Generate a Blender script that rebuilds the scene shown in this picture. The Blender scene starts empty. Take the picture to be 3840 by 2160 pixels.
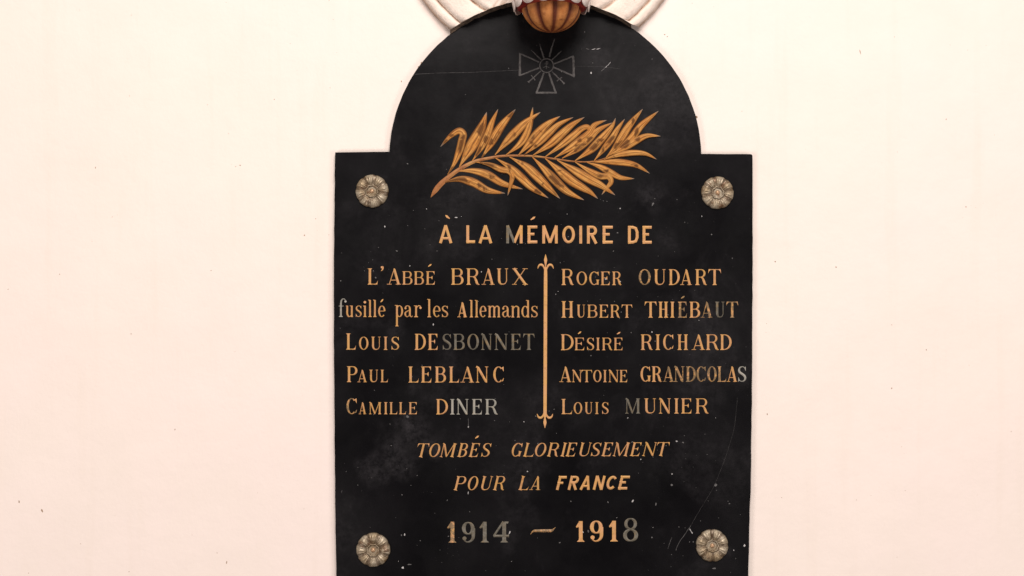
import bpy, bmesh, math, random
from mathutils import Vector, noise
from mathutils.geometry import delaunay_2d_cdt

SC = bpy.context.scene
COL = SC.collection
random.seed(7)

# ------------------------------------------------------------------ camera, world, lamps
FACE = 0.010          # the slate stands 10 mm proud of the wall
S = 0.0005            # one photograph pixel (3840 wide) is half a millimetre on the wall
D = 3.0               # metres from the lens to the wall
cam = bpy.data.cameras.new('camera')
cam.sensor_width = 36
cam.lens = 36 * D / (3840 * S)
cam.clip_start = 0.05
cam.clip_end = 60
cam_o = bpy.data.objects.new('camera', cam)
COL.objects.link(cam_o)
cam_o.location = (0, -D, 0)
cam_o.rotation_euler = (math.radians(90), 0, 0)
SC.camera = cam_o

w = bpy.data.worlds.new('World')
SC.world = w
w.use_nodes = True
bg = w.node_tree.nodes['Background']
bg.inputs[0].default_value = (1.0, 0.90, 0.86, 1)
bg.inputs[1].default_value = 0.08

def area(name, loc, target, size, size_y, power, color):
    l = bpy.data.lights.new(name, 'AREA')
    l.shape = 'RECTANGLE'
    l.size = size
    l.size_y = size_y
    l.energy = power
    l.color = color
    o = bpy.data.objects.new(name, l)
    COL.objects.link(o)
    o.location = loc
    d = Vector(target) - Vector(loc)
    o.rotation_euler = d.to_track_quat('-Z', 'Y').to_euler()
    return o

area('upper_light', (0.25, -2.9, 2.55), (0.0, 0, -0.3), 2.0, 1.5, 172, (1.0, 0.915, 0.872))  # broad soft main light from above and in front
area('right_fill', (2.7, -2.9, -1.1), (0.3, 0, -0.5), 1.4, 1.6, 46, (1.0, 0.90, 0.86))  # added fill from the side, brightens the right of the wall
area('left_fill', (-2.6, -3.0, -1.4), (-0.3, 0, -0.5), 1.4, 1.6, 57, (1.0, 0.89, 0.845))  # added fill from lower left, evens out the left of the wall

SC.view_settings.view_transform = 'Standard'
SC.view_settings.look = 'None'
SC.view_settings.gamma = 1
SC.view_settings.use_curve_mapping = False
SC.view_settings.exposure = 0

# ------------------------------------------------------------------ helpers
def P(px, py, d=0.0):
    """photograph pixel -> point standing d metres in front of the wall"""
    f = (D - d) / D
    return Vector(((px - 1920) * S * f, -d, (1080 - py) * S * f))

def tag(o, label=None, cat=None, group=None, kind=None):
    if label: o['label'] = label
    if cat: o['category'] = cat
    if group: o['group'] = group
    if kind: o['kind'] = kind
    return o

def empty(name, loc):
    o = bpy.data.objects.new(name, None)
    o.empty_display_size = 0.05
    COL.objects.link(o)
    o.location = loc
    return o

def link(name, bm, mats, parent=None, smooth=False):
    me = bpy.data.meshes.new(name)
    bmesh.ops.recalc_face_normals(bm, faces=bm.faces)
    bm.to_mesh(me)
    bm.free()
    for m in (mats if isinstance(mats, (list, tuple)) else [mats]):
        me.materials.append(m)
    if smooth:
        for p in me.polygons:
            p.use_smooth = True
    o = bpy.data.objects.new(name, me)
    COL.objects.link(o)
    if parent:
        o.parent = parent
        # geometry is written in world space; cancel the parent's (translation only) transform
        t = Vector((0, 0, 0))
        q = parent
        while q:
            t += q.location
            q = q.parent
        me.transform(__import__('mathutils').Matrix.Translation(-t))
        o.location = (0, 0, 0)
    return o

def catmull(pts, n=6, closed=False):
    """pts: tuples of any length, returns sampled tuples"""
    N = len(pts)
    out = []
    rng = range(N if closed else N - 1)
    for i in rng:
        if closed:
            a, b, c, d = pts[(i - 1) % N], pts[i], pts[(i + 1) % N], pts[(i + 2) % N]
        else:
            a, b, c, d = pts[max(i - 1, 0)], pts[i], pts[i + 1], pts[min(i + 2, N - 1)]
        for k in range(n):
            t = k / n
            out.append(tuple(0.5 * ((2 * q) + (-p + r) * t + (2 * p - 5 * q + 4 * r - s) * t * t + (-p + 3 * q - 3 * r + s) * t ** 3)
                             for p, q, r, s in zip(a, b, c, d)))
    if not closed:
        out.append(tuple(pts[-1]))
    return out

# ------------------------------------------------------------------ materials
class NT:
    def __init__(self, name):
        m = bpy.data.materials.new(name)
        m.use_nodes = True
        self.m = m
        self.t = m.node_tree
        self.b = self.t.nodes['Principled BSDF']
    def n(self, typ, **kw):
        nd = self.t.nodes.new(typ)
        for k, v in kw.items():
            setattr(nd, k, v)
        return nd
    def l(self, a, b):
        self.t.links.new(a, b)
    def geo(self):
        return self.n('ShaderNodeTexCoord').outputs['Object']
    def noise(self, vec, scale, detail=4, rough=.55, dist=0.0):
        nd = self.n('ShaderNodeTexNoise')
        nd.inputs['Scale'].default_value = scale
        nd.inputs['Detail'].default_value = detail
        nd.inputs['Roughness'].default_value = rough
        nd.inputs['Distortion'].default_value = dist
        if vec is not None: self.l(vec, nd.inputs['Vector'])
        return nd.outputs[0]
    def ramp(self, fac, stops, interp='LINEAR'):
        r = self.n('ShaderNodeValToRGB')
        e = r.color_ramp
        e.interpolation = interp
        while len(e.elements) < len(stops): e.elements.new(0.5)
        for el, (p, c) in zip(e.elements, stops):
            el.position = p
            el.color = (c, c, c, 1) if isinstance(c, (int, float)) else (*c, 1)
        self.l(fac, r.inputs[0])
        return r.outputs[0]
    def mix(self, fac, a, b):
        x = self.n('ShaderNodeMix', data_type='RGBA')
        for s, v in ((x.inputs[0], fac), (x.inputs[6], a), (x.inputs[7], b)):
            if isinstance(v, (int, float)): s.default_value = v
            elif isinstance(v, tuple): s.default_value = (*v, 1)
            else: self.l(v, s)
        return x.outputs[2]
    def math(self, op, a, b=0.0, c=0.0):
        x = self.n('ShaderNodeMath', operation=op)
        for s, v in zip(x.inputs, (a, b, c)):
            if isinstance(v, (int, float)): s.default_value = v
            else: self.l(v, s)
        return x.outputs[0]
    def mapping(self, vec, scale=(1, 1, 1), rot=(0, 0, 0), loc=(0, 0, 0)):
        x = self.n('ShaderNodeMapping')
        x.inputs['Scale'].default_value = scale
        x.inputs['Rotation'].default_value = rot
        x.inputs['Location'].default_value = loc
        self.l(vec, x.inputs['Vector'])
        return x.outputs[0]
    def bump(self, h, strength, dist):
        x = self.n('ShaderNodeBump')
        x.inputs['Strength'].default_value = strength
        x.inputs['Distance'].default_value = dist
        self.l(h, x.inputs['Height'])
        self.l(x.outputs[0], self.b.inputs['Normal'])
    def color(self, c):
        if isinstance(c, tuple): self.b.inputs['Base Color'].default_value = (*c, 1)
        else: self.l(c, self.b.inputs['Base Color'])
    def set(self, rough=None, spec=None, metal=None):
        if rough is not None: 
            if isinstance(rough, float): self.b.inputs['Roughness'].default_value = rough
            else: self.l(rough, self.b.inputs['Roughness'])
        if spec is not None: self.b.inputs['Specular IOR Level'].default_value = spec
        if metal is not None: self.b.inputs['Metallic'].default_value = metal

def m_wall(name, pink=0.5):
    t = NT(name)
    g = t.geo()
    big = t.ramp(t.noise(g, 1.1, 3), [(.35, 0), (.65, 1)])
    c = t.mix(big, (.85, .765, .69), (.85, .742, .69))
    mott = t.ramp(t.noise(g, 7, 6, .6), [(.35, 0), (.7, 1)])
    c = t.mix(t.math('MULTIPLY', mott, .5), c, (.80, .715, .64))
    streak = t.ramp(t.noise(t.mapping(g, (26, 26, 1.6)), 1.0, 5, .6), [(.55, 0), (.8, 1)])
    c = t.mix(t.math('MULTIPLY', streak, .32), c, (.76, .66, .57))
    sp = t.ramp(t.noise(g, 210, 2, .5), [(.735, 0), (.78, 1)])
    sp2 = t.ramp(t.noise(g, 5, 2, .5), [(.45, 0), (.6, 1)])
    c = t.mix(t.math('MULTIPLY', t.math('MULTIPLY', sp, sp2), .55), c, (.42, .31, .24))
    t.color(c)
    h = t.math('ADD', t.math('MULTIPLY', t.noise(g, 9, 5, .55), 1.0), t.math('MULTIPLY', t.noise(g, 160, 4, .6), .07))
    t.bump(h, .5, .006)
    t.set(rough=.85, spec=.2)
    return t.m

def m_slate():
    t = NT('black_slate')
    g = t.geo()
    c = t.mix(t.ramp(t.noise(g, 6, 5, .6), [(.3, 0), (.7, 1)]), (.0010, .0009, .0014), (.0034, .0029, .0038))
    base = P(2040, 1400, 0)
    # pale dust and rubbed patches with shapes of their own
    wob = t.n('ShaderNodeVectorMath', operation='SCALE')
    nz = t.n('ShaderNodeTexNoise'); nz.inputs['Scale'].default_value = 11; nz.inputs['Detail'].default_value = 5
    t.l(g, nz.inputs['Vector'])
    sub = t.n('ShaderNodeVectorMath', operation='SUBTRACT'); t.l(nz.outputs['Color'], sub.inputs[0]); sub.inputs[1].default_value = (.5, .5, .5)
    t.l(sub.outputs[0], wob.inputs[0]); wob.inputs['Scale'].default_value = .13
    gw = t.n('ShaderNodeVectorMath', operation='ADD'); t.l(g, gw.inputs[0]); t.l(wob.outputs[0], gw.inputs[1])
    tot = None
    for x, y, r, k in [(1030, 1075, 70, .9), (990, 1140, 80, .8), (940, 1180, 60, .7), (1090, 1120, 50, .7), (1000, 850, 60, .45), (1060, 960, 50, .5), (1650, 340, 60, .6), (1640, 480, 70, .55),
                       (1700, 590, 60, .4), (1660, 190, 50, .45), (1500, 140, 60, .5), (1520, 690, 60, .35), (1790, 1180, 60, .35), (1810, 1380, 45, .6), (1720, 1100, 35, .45), (930, 1390, 40, .5), (1080, 590, 50, .3), (1780, 950, 60, .35), (1240, 360, 90, .2)]:
        p = P(x * 1.4907, y * 1.4907, FACE) - base
        d = t.n('ShaderNodeVectorMath', operation='DISTANCE'); t.l(gw.outputs[0], d.inputs[0]); d.inputs[1].default_value = p
        v = t.n('ShaderNodeMapRange', interpolation_type='SMOOTHSTEP')
        t.l(d.outputs['Value'], v.inputs[0])
        v.inputs[1].default_value = r * 1.4907 * S; v.inputs[2].default_value = r * .1 * 1.4907 * S
        v.inputs[3].default_value = 0; v.inputs[4].default_value = k
        tot = v.outputs[0] if tot is None else t.math('MAXIMUM', tot, v.outputs[0])
    cloud = t.ramp(t.noise(g, 5.2, 7, .62, .8), [(.50, 0), (.76, .6)])
    tot = t.math('MAXIMUM', tot, cloud)
    fine = t.ramp(t.noise(g, 60, 8, .78), [(.38, .03), (.72, 1)])
    c = t.mix(t.math('MULTIPLY', t.math('MULTIPLY', tot, fine), .62), c, (.066, .061, .066))
    spk = t.ramp(t.noise(g, 330, 3, .6), [(.70, 0), (.76, 1)])
    area_ = t.ramp(t.noise(g, 9, 4, .6, .5), [(.5, 0), (.66, 1)])
    c = t.mix(t.math('MULTIPLY', t.math('MULTIPLY', spk, area_), .45), c, (.15, .145, .14))
    t.color(c)
    r = t.ramp(t.noise(g, 5, 6, .65), [(.3, .26), (.7, .45)])
    t.set(rough=r, spec=.23)
    t.bump(t.math('ADD', t.noise(g, 12, 4, .5), t.math('MULTIPLY', t.noise(g, 250, 3, .6), .08)), .25, .002)
    return t.m

def m_gold(name, base=(.60, .33, .105), alt=(.60, .315, .15), dark=(.25, .105, .04), worn=0.0, wornc=(.17, .125, .07), lo=.5):
    t = NT(name)
    g = t.geo()
    c = t.mix(t.ramp(t.noise(g, 60, 3, .6), [(.35, 0), (.65, 1)]), base, alt)
    d = t.ramp(t.noise(g, 150, 5, .7), [(.52, 0), (.75, 1)])
    c = t.mix(t.math('MULTIPLY', d, .6), c, dark)
    y = t.ramp(t.noise(g, 38, 2, .5), [(.55, 0), (.7, 1)])
    c = t.mix(t.math('MULTIPLY', y, .45), c, (.54, .33, .10))
    if worn:
        k = t.ramp(t.noise(g, 150, 5, .75), [(max(0, lo - .045), 0), (lo + .045, worn)])
        c = t.mix(k, c, wornc)
    t.color(c)
    t.set(rough=.5, spec=.25)
    t.bump(t.noise(g, 420, 4, .6), .25, .0006)
    return t.m

def m_leaf():
    """gilded leaf: u runs base to tip, v across"""
    t = NT('gilded_leaf')
    g = t.geo()
    uv = t.n('ShaderNodeUVMap').outputs[0]
    sx = t.n('ShaderNodeSeparateXYZ')
    t.l(uv, sx.inputs[0])
    u, v = sx.outputs[0], sx.outputs[1]
    c = t.mix(t.ramp(t.noise(g, 55, 3, .6), [(.35, 0), (.65, 1)]), (.53, .215, .045), (.60, .30, .08))
    # long veins
    cb = t.n('ShaderNodeCombineXYZ')
    t.l(t.math('MULTIPLY', u, 1.2), cb.inputs[0]); t.l(t.math('MULTIPLY', v, 8.0), cb.inputs[1])
    gs = t.n('ShaderNodeSeparateXYZ'); t.l(g, gs.inputs[0])
    t.l(t.math('MULTIPLY', t.noise(g, 6, 1), 6), cb.inputs[2])
    vein = t.noise(cb.outputs[0], 1.6, 4, .6)
    c = t.mix(t.math('MULTIPLY', t.ramp(vein, [(.36, 1), (.53, 0)]), .85), c, (.13, .042, .012))
    c = t.mix(t.math('MULTIPLY', t.ramp(vein, [(.56, 0), (.68, 1)]), .6), c, (.66, .40, .14))
    mid_l = t.ramp(t.math('ABSOLUTE', t.math('SUBTRACT', v, t.math('ADD', .44, t.math('MULTIPLY', t.noise(g, 40, 2), .16)))), [(.02, 1), (.07, 0)])
    c = t.mix(t.math('MULTIPLY', mid_l, .75), c, (.12, .04, .012))
    # worn dark hearts
    patch = t.ramp(t.noise(g, 24, 3, .55, .6), [(.54, 0), (.595, 1)])
    mid = t.ramp(t.math('ABSOLUTE', t.math('SUBTRACT', v, .5)), [(.20, 1), (.36, 0)])
    c = t.mix(t.math('MULTIPLY', t.math('MULTIPLY', patch, mid), .85), c, (.075, .026, .007))
    edge = t.ramp(t.math('ABSOLUTE', t.math('SUBTRACT', v, .5)), [(.27, 0), (.45, 1)])
    c = t.mix(t.math('MULTIPLY', edge, .85), c, (.10, .034, .012))
    tip = t.math('MULTIPLY', t.ramp(u, [(.92, 0), (.985, 1)]), .8)
    c = t.mix(tip, c, (.19, .165, .14))
    t.color(c)
    t.set(rough=.55, spec=.12)
    t.bump(t.math('ADD', vein, t.math('MULTIPLY', t.noise(g, 400, 3), .3)), .5, .0006)
    return t.m

def m_simple(name, a, b, scale=40, rough=.7, spec=.3, bump=.3, bd=.001, metal=None):
    t = NT(name)
    g = t.geo()
    t.color(t.mix(t.ramp(t.noise(g, scale, 5, .65), [(.35, 0), (.68, 1)]), a, b))
    t.bump(t.noise(g, scale * 6, 4, .6), bump, bd)
    t.set(rough=rough, spec=spec, metal=metal)
    return t.m

def m_rosette():
    t = NT('patinated_metal')
    g = t.geo()
    info = t.n('ShaderNodeObjectInfo').outputs['Random']
    off = t.n('ShaderNodeVectorMath', operation='ADD')
    t.l(g, off.inputs[0])
    cb = t.n('ShaderNodeCombineXYZ'); t.l(t.math('MULTIPLY', info, 3.7), cb.inputs[0]); t.l(info, cb.inputs[1])
    t.l(cb.outputs[0], off.inputs[1])
    q = off.outputs[0]
    c = t.mix(t.ramp(t.noise(q, 45, 4, .6), [(.35, 0), (.65, 1)]), (.33, .25, .15), (.47, .41, .31))
    at = t.n('ShaderNodeAttribute', attribute_name='grime_shade').outputs['Fac']
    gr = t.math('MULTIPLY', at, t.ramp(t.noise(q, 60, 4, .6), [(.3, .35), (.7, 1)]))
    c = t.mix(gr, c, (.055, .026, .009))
    rust = t.ramp(t.noise(q, 85, 5, .65), [(.55, 0), (.64, 1)])
    c = t.mix(t.math('MULTIPLY', rust, .75), c, (.15, .075, .035))
    t.color(c)
    t.bump(t.noise(q, 170, 5, .7), .5, .0010)
    t.set(rough=.40, spec=.5, metal=.35)
    return t.m

def m_gourd():
    t = NT('ochre_paint')
    g = t.geo()
    c = t.mix(t.ramp(t.noise(g, 30, 5, .65), [(.32, 0), (.68, 1)]), (.38, .125, .024), (.56, .235, .072))
    at = t.n('ShaderNodeAttribute', attribute_name='grime_shade').outputs['Fac']
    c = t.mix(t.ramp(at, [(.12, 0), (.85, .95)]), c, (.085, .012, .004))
    c = t.mix(t.math('MULTIPLY', t.ramp(t.noise(g, 85, 5, .7), [(.54, 0), (.68, 1)]), .7), c, (.13, .032, .010))
    t.color(c)
    t.bump(t.noise(g, 90, 6, .65), .7, .0025)
    t.set(rough=.55, spec=.3)
    return t.m

M_WALL = m_wall('cream_plaster')
def m_plaster():
    t = NT('old_moulded_plaster')
    g = t.geo()
    c = t.mix(t.ramp(t.noise(g, 14, 5, .6), [(.35, 0), (.7, 1)]), (.87, .765, .675), (.83, .70, .60))
    at = t.n('ShaderNodeAttribute', attribute_name='grime_shade').outputs['Fac']
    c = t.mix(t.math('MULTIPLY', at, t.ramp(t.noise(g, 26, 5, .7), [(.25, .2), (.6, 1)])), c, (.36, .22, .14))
    sp = t.ramp(t.noise(g, 110, 4, .7), [(.66, 0), (.72, 1)])
    ar = t.ramp(t.noise(g, 13, 3, .5), [(.45, 0), (.6, 1)])
    c = t.mix(t.math('MULTIPLY', t.math('MULTIPLY', sp, ar), .8), c, (.20, .13, .09))
    t.color(c)
    t.bump(t.math('ADD', t.noise(g, 30, 5, .6), t.math('MULTIPLY', t.noise(g, 200, 4), .15)), .7, .006)
    t.set(rough=.85, spec=.2)
    return t.m

M_PLASTER = m_plaster()
M_SLATE = m_slate()
M_GOLD = m_gold('gold_paint')
M_WORN = m_gold('worn_gold_paint', worn=.85, lo=.46)
M_GREY = m_gold('bare_grey_letter', base=(.105, .095, .072), alt=(.15, .125, .085), dark=(.03, .027, .022), worn=.9, lo=.52, wornc=(.17, .16, .13))
M_PALE = m_gold('bare_pale_letter', base=(.34, .33, .28), alt=(.40, .37, .32), dark=(.16, .15, .12), worn=.7, lo=.5, wornc=(.30, .30, .26))
M_LEAF = m_leaf()
M_STEM = m_gold('gilded_stem', base=(.27, .095, .028), alt=(.38, .17, .06), dark=(.07, .025, .012))
M_CHIP = m_simple('white_chip', (.34, .33, .32), (.55, .54, .53), 90)
M_SCR = m_simple('grey_scratch', (.07, .068, .068), (.16, .155, .15), 160)
M_FAINT = m_simple('faint_scratch', (.012, .012, .012), (.085, .08, .078), 200)
M_CARVE = m_simple('rubbed_carving', (.040, .037, .036), (.105, .098, .094), 140, bump=.4)
M_SPOT = m_simple('brown_speck', (.24, .14, .08), (.40, .29, .20), 120)
M_CUT = m_simple('raw_brown_edge', (.05, .034, .024), (.22, .155, .11), 130, rough=.9, bump=1.0, bd=.004)
M_ROS = m_rosette()
M_KNOB = m_simple('brass_screw', (.36, .20, .10), (.50, .33, .20), 60, rough=.35, spec=.5, bump=.2, metal=.4)
M_GOURD = m_gourd()
M_RED = m_simple('oxblood_paint', (.16, .012, .010), (.27, .030, .022), 40, rough=.35, spec=.5)
M_SCAL = m_simple('white_paint', (.66, .56, .51), (.76, .68, .63), 50, rough=.5)

# ------------------------------------------------------------------ the wall (with its fly specks and knocks cut in as faces)
def blob(cx, cy, rx, ry, rot=0, n=9, jit=.35):
    ps = []
    for i in range(n):
        a = 2 * math.pi * i / n
        k = 1 + random.uniform(-jit, jit)
        x, y = rx * k * math.cos(a), ry * k * math.sin(a)
        ps.append((cx + x * math.cos(rot) - y * math.sin(rot), cy + x * math.sin(rot) + y * math.cos(rot)))
    return ps

def strip(pts, wid):
    L, R = [], []
    for i, p in enumerate(pts):
        a = Vector(pts[max(i - 1, 0)]); b = Vector(pts[min(i + 1, len(pts) - 1)])
        t = (b - a).normalized()
        nrm = Vector((-t.y, t.x))
        wv = (wid[i] if isinstance(wid, (list, tuple)) else wid) / 2
        L.append(tuple(Vector(p) + nrm * wv)); R.append(tuple(Vector(p) - nrm * wv))
    return L, R

def marked_face(outline, marks):
    """outline polygon in pixels + marks [(polygon, material index)] -> verts2d, tris with material"""
    V, F, info = [], [], []
    def add(poly, mi):
        b = len(V)
        V.extend(Vector(p) for p in poly)
        F.append(list(range(b, b + len(poly))))
        info.append(mi)
    add(outline, 0)
    for poly, mi in marks:
        add(poly, mi)
    vs, es, fs, ov, oe, of = delaunay_2d_cdt(V, [], F, 1, 1e-4)
    out = []
    for f, o in zip(fs, of):
        if 0 not in o: continue
        mi = max([info[k] for k in o])
        out.append((f, mi))
    return vs, out

q = 1.4907
wall_spots = [(48, 1262, 2.4, 5), (106, 1285, 3, 5), (570, 1415, 2, 5), (604, 416, 2.5, 2), (593, 419, 1.5, 1), (240, 422, 1.6, 3),
              (766, 592, 2, 2), (1950, 658, 2, 2), (2164, 131, 1.6, 8), (2103, 672, 2, 2), (1930, 1042, 2, 3), (2243, 977, 2, 2),
              (1672, 87, 3, 2), (1679, 92, 2, 2), (1060, 158, 3, 4), (1052, 168, 2, 2), (1882, 1360, 2, 2), (2430, 520, 1.5, 2), (330, 840, 1.5, 1.5),
              (1010, 205, 1.6, 3), (1752, 294, 3, 4), (2380, 300, 1.5, 2), (2330, 880, 1.5, 2), (440, 1080, 1.5, 2.5), (690, 250, 1.5, 1.5), (150, 690, 1.5, 2)]
marks = []
for x, y, rx, ry in wall_spots:
    marks.append((blob(x * q, y * q, rx * q * .8, ry * q * .8, random.uniform(-.3, .3)), 1))
for k in range(90):
    x = random.uniform(-200, 4040); y = random.uniform(-150, 2300)
    marks.append((blob(x, y, random.uniform(.7, 1.7), random.uniform(.7, 2.4), random.uniform(0, 3), 6), 1))
vs, tris = marked_face([(-3200, -2600), (7040, -2600), (7040, 4600), (-3200, 4600)], marks)
bm = bmesh.new()
bv = [bm.verts.new(P(v.x, v.y, 0)) for v in vs]
for f, mi in tris:
    try:
        fa = bm.faces.new([bv[i] for i in f]); fa.material_index = mi
    except ValueError: pass
# a real wall: give it thickness behind
wall = link('wall', bm, [M_WALL, M_SPOT])
for p in wall.data.polygons:
    pass
if wall.data.polygons[0].normal.y > 0:
    wall.data.flip_normals()
tag(wall, 'cream painted plaster wall behind the plaque', 'wall', kind='structure')

# ------------------------------------------------------------------ the plaque
plaque = empty('memorial_plaque', P(2040, 1400, 0))
tag(plaque, 'black slate memorial tablet with rounded top, gilded palm branch and gold lettering on the wall', 'memorial plaque')

AC, AR = (2045, 592), 585
arc = []
a0 = math.atan2(592 - 570, -(2045 - 1460)); 
N = 72
aL = math.pi - math.asin((592 - 569) / AR)
aR = math.asin((592 - 577) / AR)
for i in range(N + 1):
    a = aL + (aR - aL) * i / N
    r = AR + random.uniform(-.6, .6)
    arc.append((AC[0] + r * math.cos(a), AC[1] - r * math.sin(a)))
left = [(1266, 2300), (1261, 2160), (1257.5, 1920), (1256.5, 1850), (1253.5, 1500), (1252, 1250), (1252, 960), (1254, 800), (1256, 600), (1257, 571.5)]
right = [(2630, 577), (2815, 578), (2820, 580), (2822, 585), (2822, 800), (2822.5, 960), (2820.5, 1400), (2815, 1850), (2811, 1920), (2806, 2160), (2803, 2300)]
def rough(pl, amp=.9, step=28):
    out = []
    for a, b in zip(pl, pl[1:]):
        L = math.hypot(b[0] - a[0], b[1] - a[1])
        n = max(1, int(L / step))
        for k in range(n):
            t = k / n
            j = 0 if k == 0 else random.uniform(-amp, amp)
            out.append((a[0] + (b[0] - a[0]) * t + j, a[1] + (b[1] - a[1]) * t + j * .4))
    out.append(pl[-1])
    return out
outline = rough(left)[:] + [(1400, 569.5)] + arc + rough(right)

def qp(pts): return [(x * q, y * q) for x, y in pts]
pm = []
def scratch(pts, wid, mi=2, conv=True):
    pts = qp(pts) if conv else pts
    sm = catmull(pts, 5)
    sm = [(x + random.uniform(-.5, .5), y + random.uniform(-.5, .5)) for x, y in sm]
    L, R = strip(sm, [wid * random.uniform(.5, 1.25) for _ in sm])
    for i in range(len(sm) - 1):
        for tri in ((L[i], L[i + 1], R[i + 1]), (L[i], R[i + 1], R[i])):
            ar = (tri[1][0] - tri[0][0]) * (tri[2][1] - tri[0][1]) - (tri[1][1] - tri[0][1]) * (tri[2][0] - tri[0][0])
            if abs(ar) > .05:
                pm.append((list(tri) if ar > 0 else [tri[0], tri[2], tri[1]], mi))
def chip(x, y, rx, ry, rot=0, mi=3):
    pm.append((blob(x * q, y * q, rx * q, ry * q, rot), mi))
scratch([(1042, 187), (1110, 183.5), (1180, 182), (1250, 179), (1306, 176)], 1.3, 4)
scratch([(1446, 167), (1500, 167), (1560, 173)], .8, 4)
scratch([(1855, 1000), (1848, 1070), (1838, 1110), (1825, 1150), (1812, 1185), (1795, 1225), (1775, 1260), (1756, 1290), (1740, 1320)], .8, 4)
scratch([(1738, 1322), (1722, 1345), (1708, 1365), (1700, 1385)], 1.2)
scratch([(1474, 122), (1482, 124.5)], 1.5, 2)
scratch([(1489, 125), (1498, 122.5)], 2.2, 3)
scratch([(1501, 124), (1510, 121)], 1.8, 3)
scratch([(1513, 179), (1524, 168)], 1.8, 2)
scratch([(1523, 170), (1530, 163), (1536, 156)], 1.7, 3)
scratch([(1690, 1352), (1684, 1368), (1680, 1380)], 1.2)
scratch([(1178, 1052), (1178, 1072)], 1.3, 2)
scratch([(1178, 1237), (1178, 1243)], 2.6, 3)
scratch([(1458, 1328), (1468, 1340)], 3.2, 3)
scratch([(1735, 1330), (1742, 1342)], 3.2, 3)
scratch([(1240, 1010), (1246, 1002)], 1.2)
for c in [(1487, 183, 2.2, 4), (1642, 514, 3, 6, .5), (1147, 547, 4, 2), (1524, 702, 3, 1.5), (1090, 816, 1.6, 3.5), (1137, 1050 - 10, 0.1, 0.1),
          (1025, 1048, 4.2, 3.2), (1178, 1074, 2, 2.5), (1244, 1058, 1.2, 1.2), (1318, 1061, 1.6, 1.6), (1480, 1336, 3, 4), (1282, 1340, 2, 5, .4),
          (1010, 1346, 2, 3), (1018, 1345, 2, 4), (1128, 1349, 2, 2), (1408, 1365, 4, 1.5, -.3), (1640, 1352, 2, 2), (1760, 1353, 3, 3.5), (1744, 1363, 2, 2),
          (1753, 1378, 3.5, 3.5), (1873, 1372, 3, 3.5), (1846, 1384, 1.5, 1.5), (1592, 1260, 2.2, 5, .5), (1650, 1268, 2, 4, .3), (1690, 1220, 4, 2.5, .6),
          (1800, 1220, 4, 6, .5), (1718, 1113, 3, 2), (1702, 1110, 3, 2), (1590, 1112, 3, 1.5, -.6), (1030, 1420, 6, 2, -.1), (1013, 1428, 4, 3), (1797, 1430, 5, 2.5),
          (1640, 835, 2, 2), (1680, 792, 2, 1.5), (1398, 740, 1.2, 1.2), (1404, 733, 1.4, 1), (1560, 708, 2.5, 1.2), (1790, 590, 2, 2), (968, 570, 1.8, 3)]:
    if c[2] > .3:
        bright = 3 if random.random() < .55 else 2
        chip(c[0], c[1], c[2] * .8, c[3] * .8, c[4] if len(c) > 4 else 0, bright)
random.seed(21)
centres = [(1560, 740, 60), (1640, 830, 110), (1700, 1250, 120), (960, 690, 60), (1100, 1250, 120), (1760, 1380, 90), (1500, 700, 120), (1230, 1340, 200), (950, 1180, 90),
           (1320, 1080, 60), (1650, 560, 140), (1720, 1130, 80), (1160, 600, 120), (1370, 110, 110)]
for k in range(240):
    cx, cy, s = random.choice(centres)
    if k % 3 == 0:
        x, y = random.uniform(850, 1880), random.uniform(400, 1440)
    else:
        x, y = random.gauss(cx, s), random.gauss(cy, s * .6)
    if not (850 < x < 1875 and 80 < y < 1445): continue
    if y < 400 and math.hypot(x - 1372, y - 397) > 380: continue
    s = random.choice([.55, .65, .8, 1.0, 1.3])
    chip(x, y, s * random.uniform(.6, 1.2), s * random.uniform(.6, 1.6), random.uniform(0, 3), 3 if random.random() < .16 else 2)
vs, tris = marked_face(outline, pm)
bm = bmesh.new()
bv = [bm.verts.new(P(v.x, v.y, FACE)) for v in vs]
for f, mi in tris:
    try:
        fa = bm.faces.new([bv[i] for i in f]); fa.material_index = {0: 0, 2: 1, 3: 2, 4: 3}[mi]
    except ValueError: pass
be = [e for e in bm.edges if len(e.link_faces) == 1]
back = {}
for e in be:
    for v in e.verts:
        if v not in back:
            back[v] = bm.verts.new((v.co.x, 0.004, v.co.z))
for e in be:
    a, b = e.verts
    bm.faces.new((a, b, back[b], back[a]))
slab = link('slab', bm, [M_SLATE, M_SCR, M_CHIP, M_FAINT], plaque)

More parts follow.
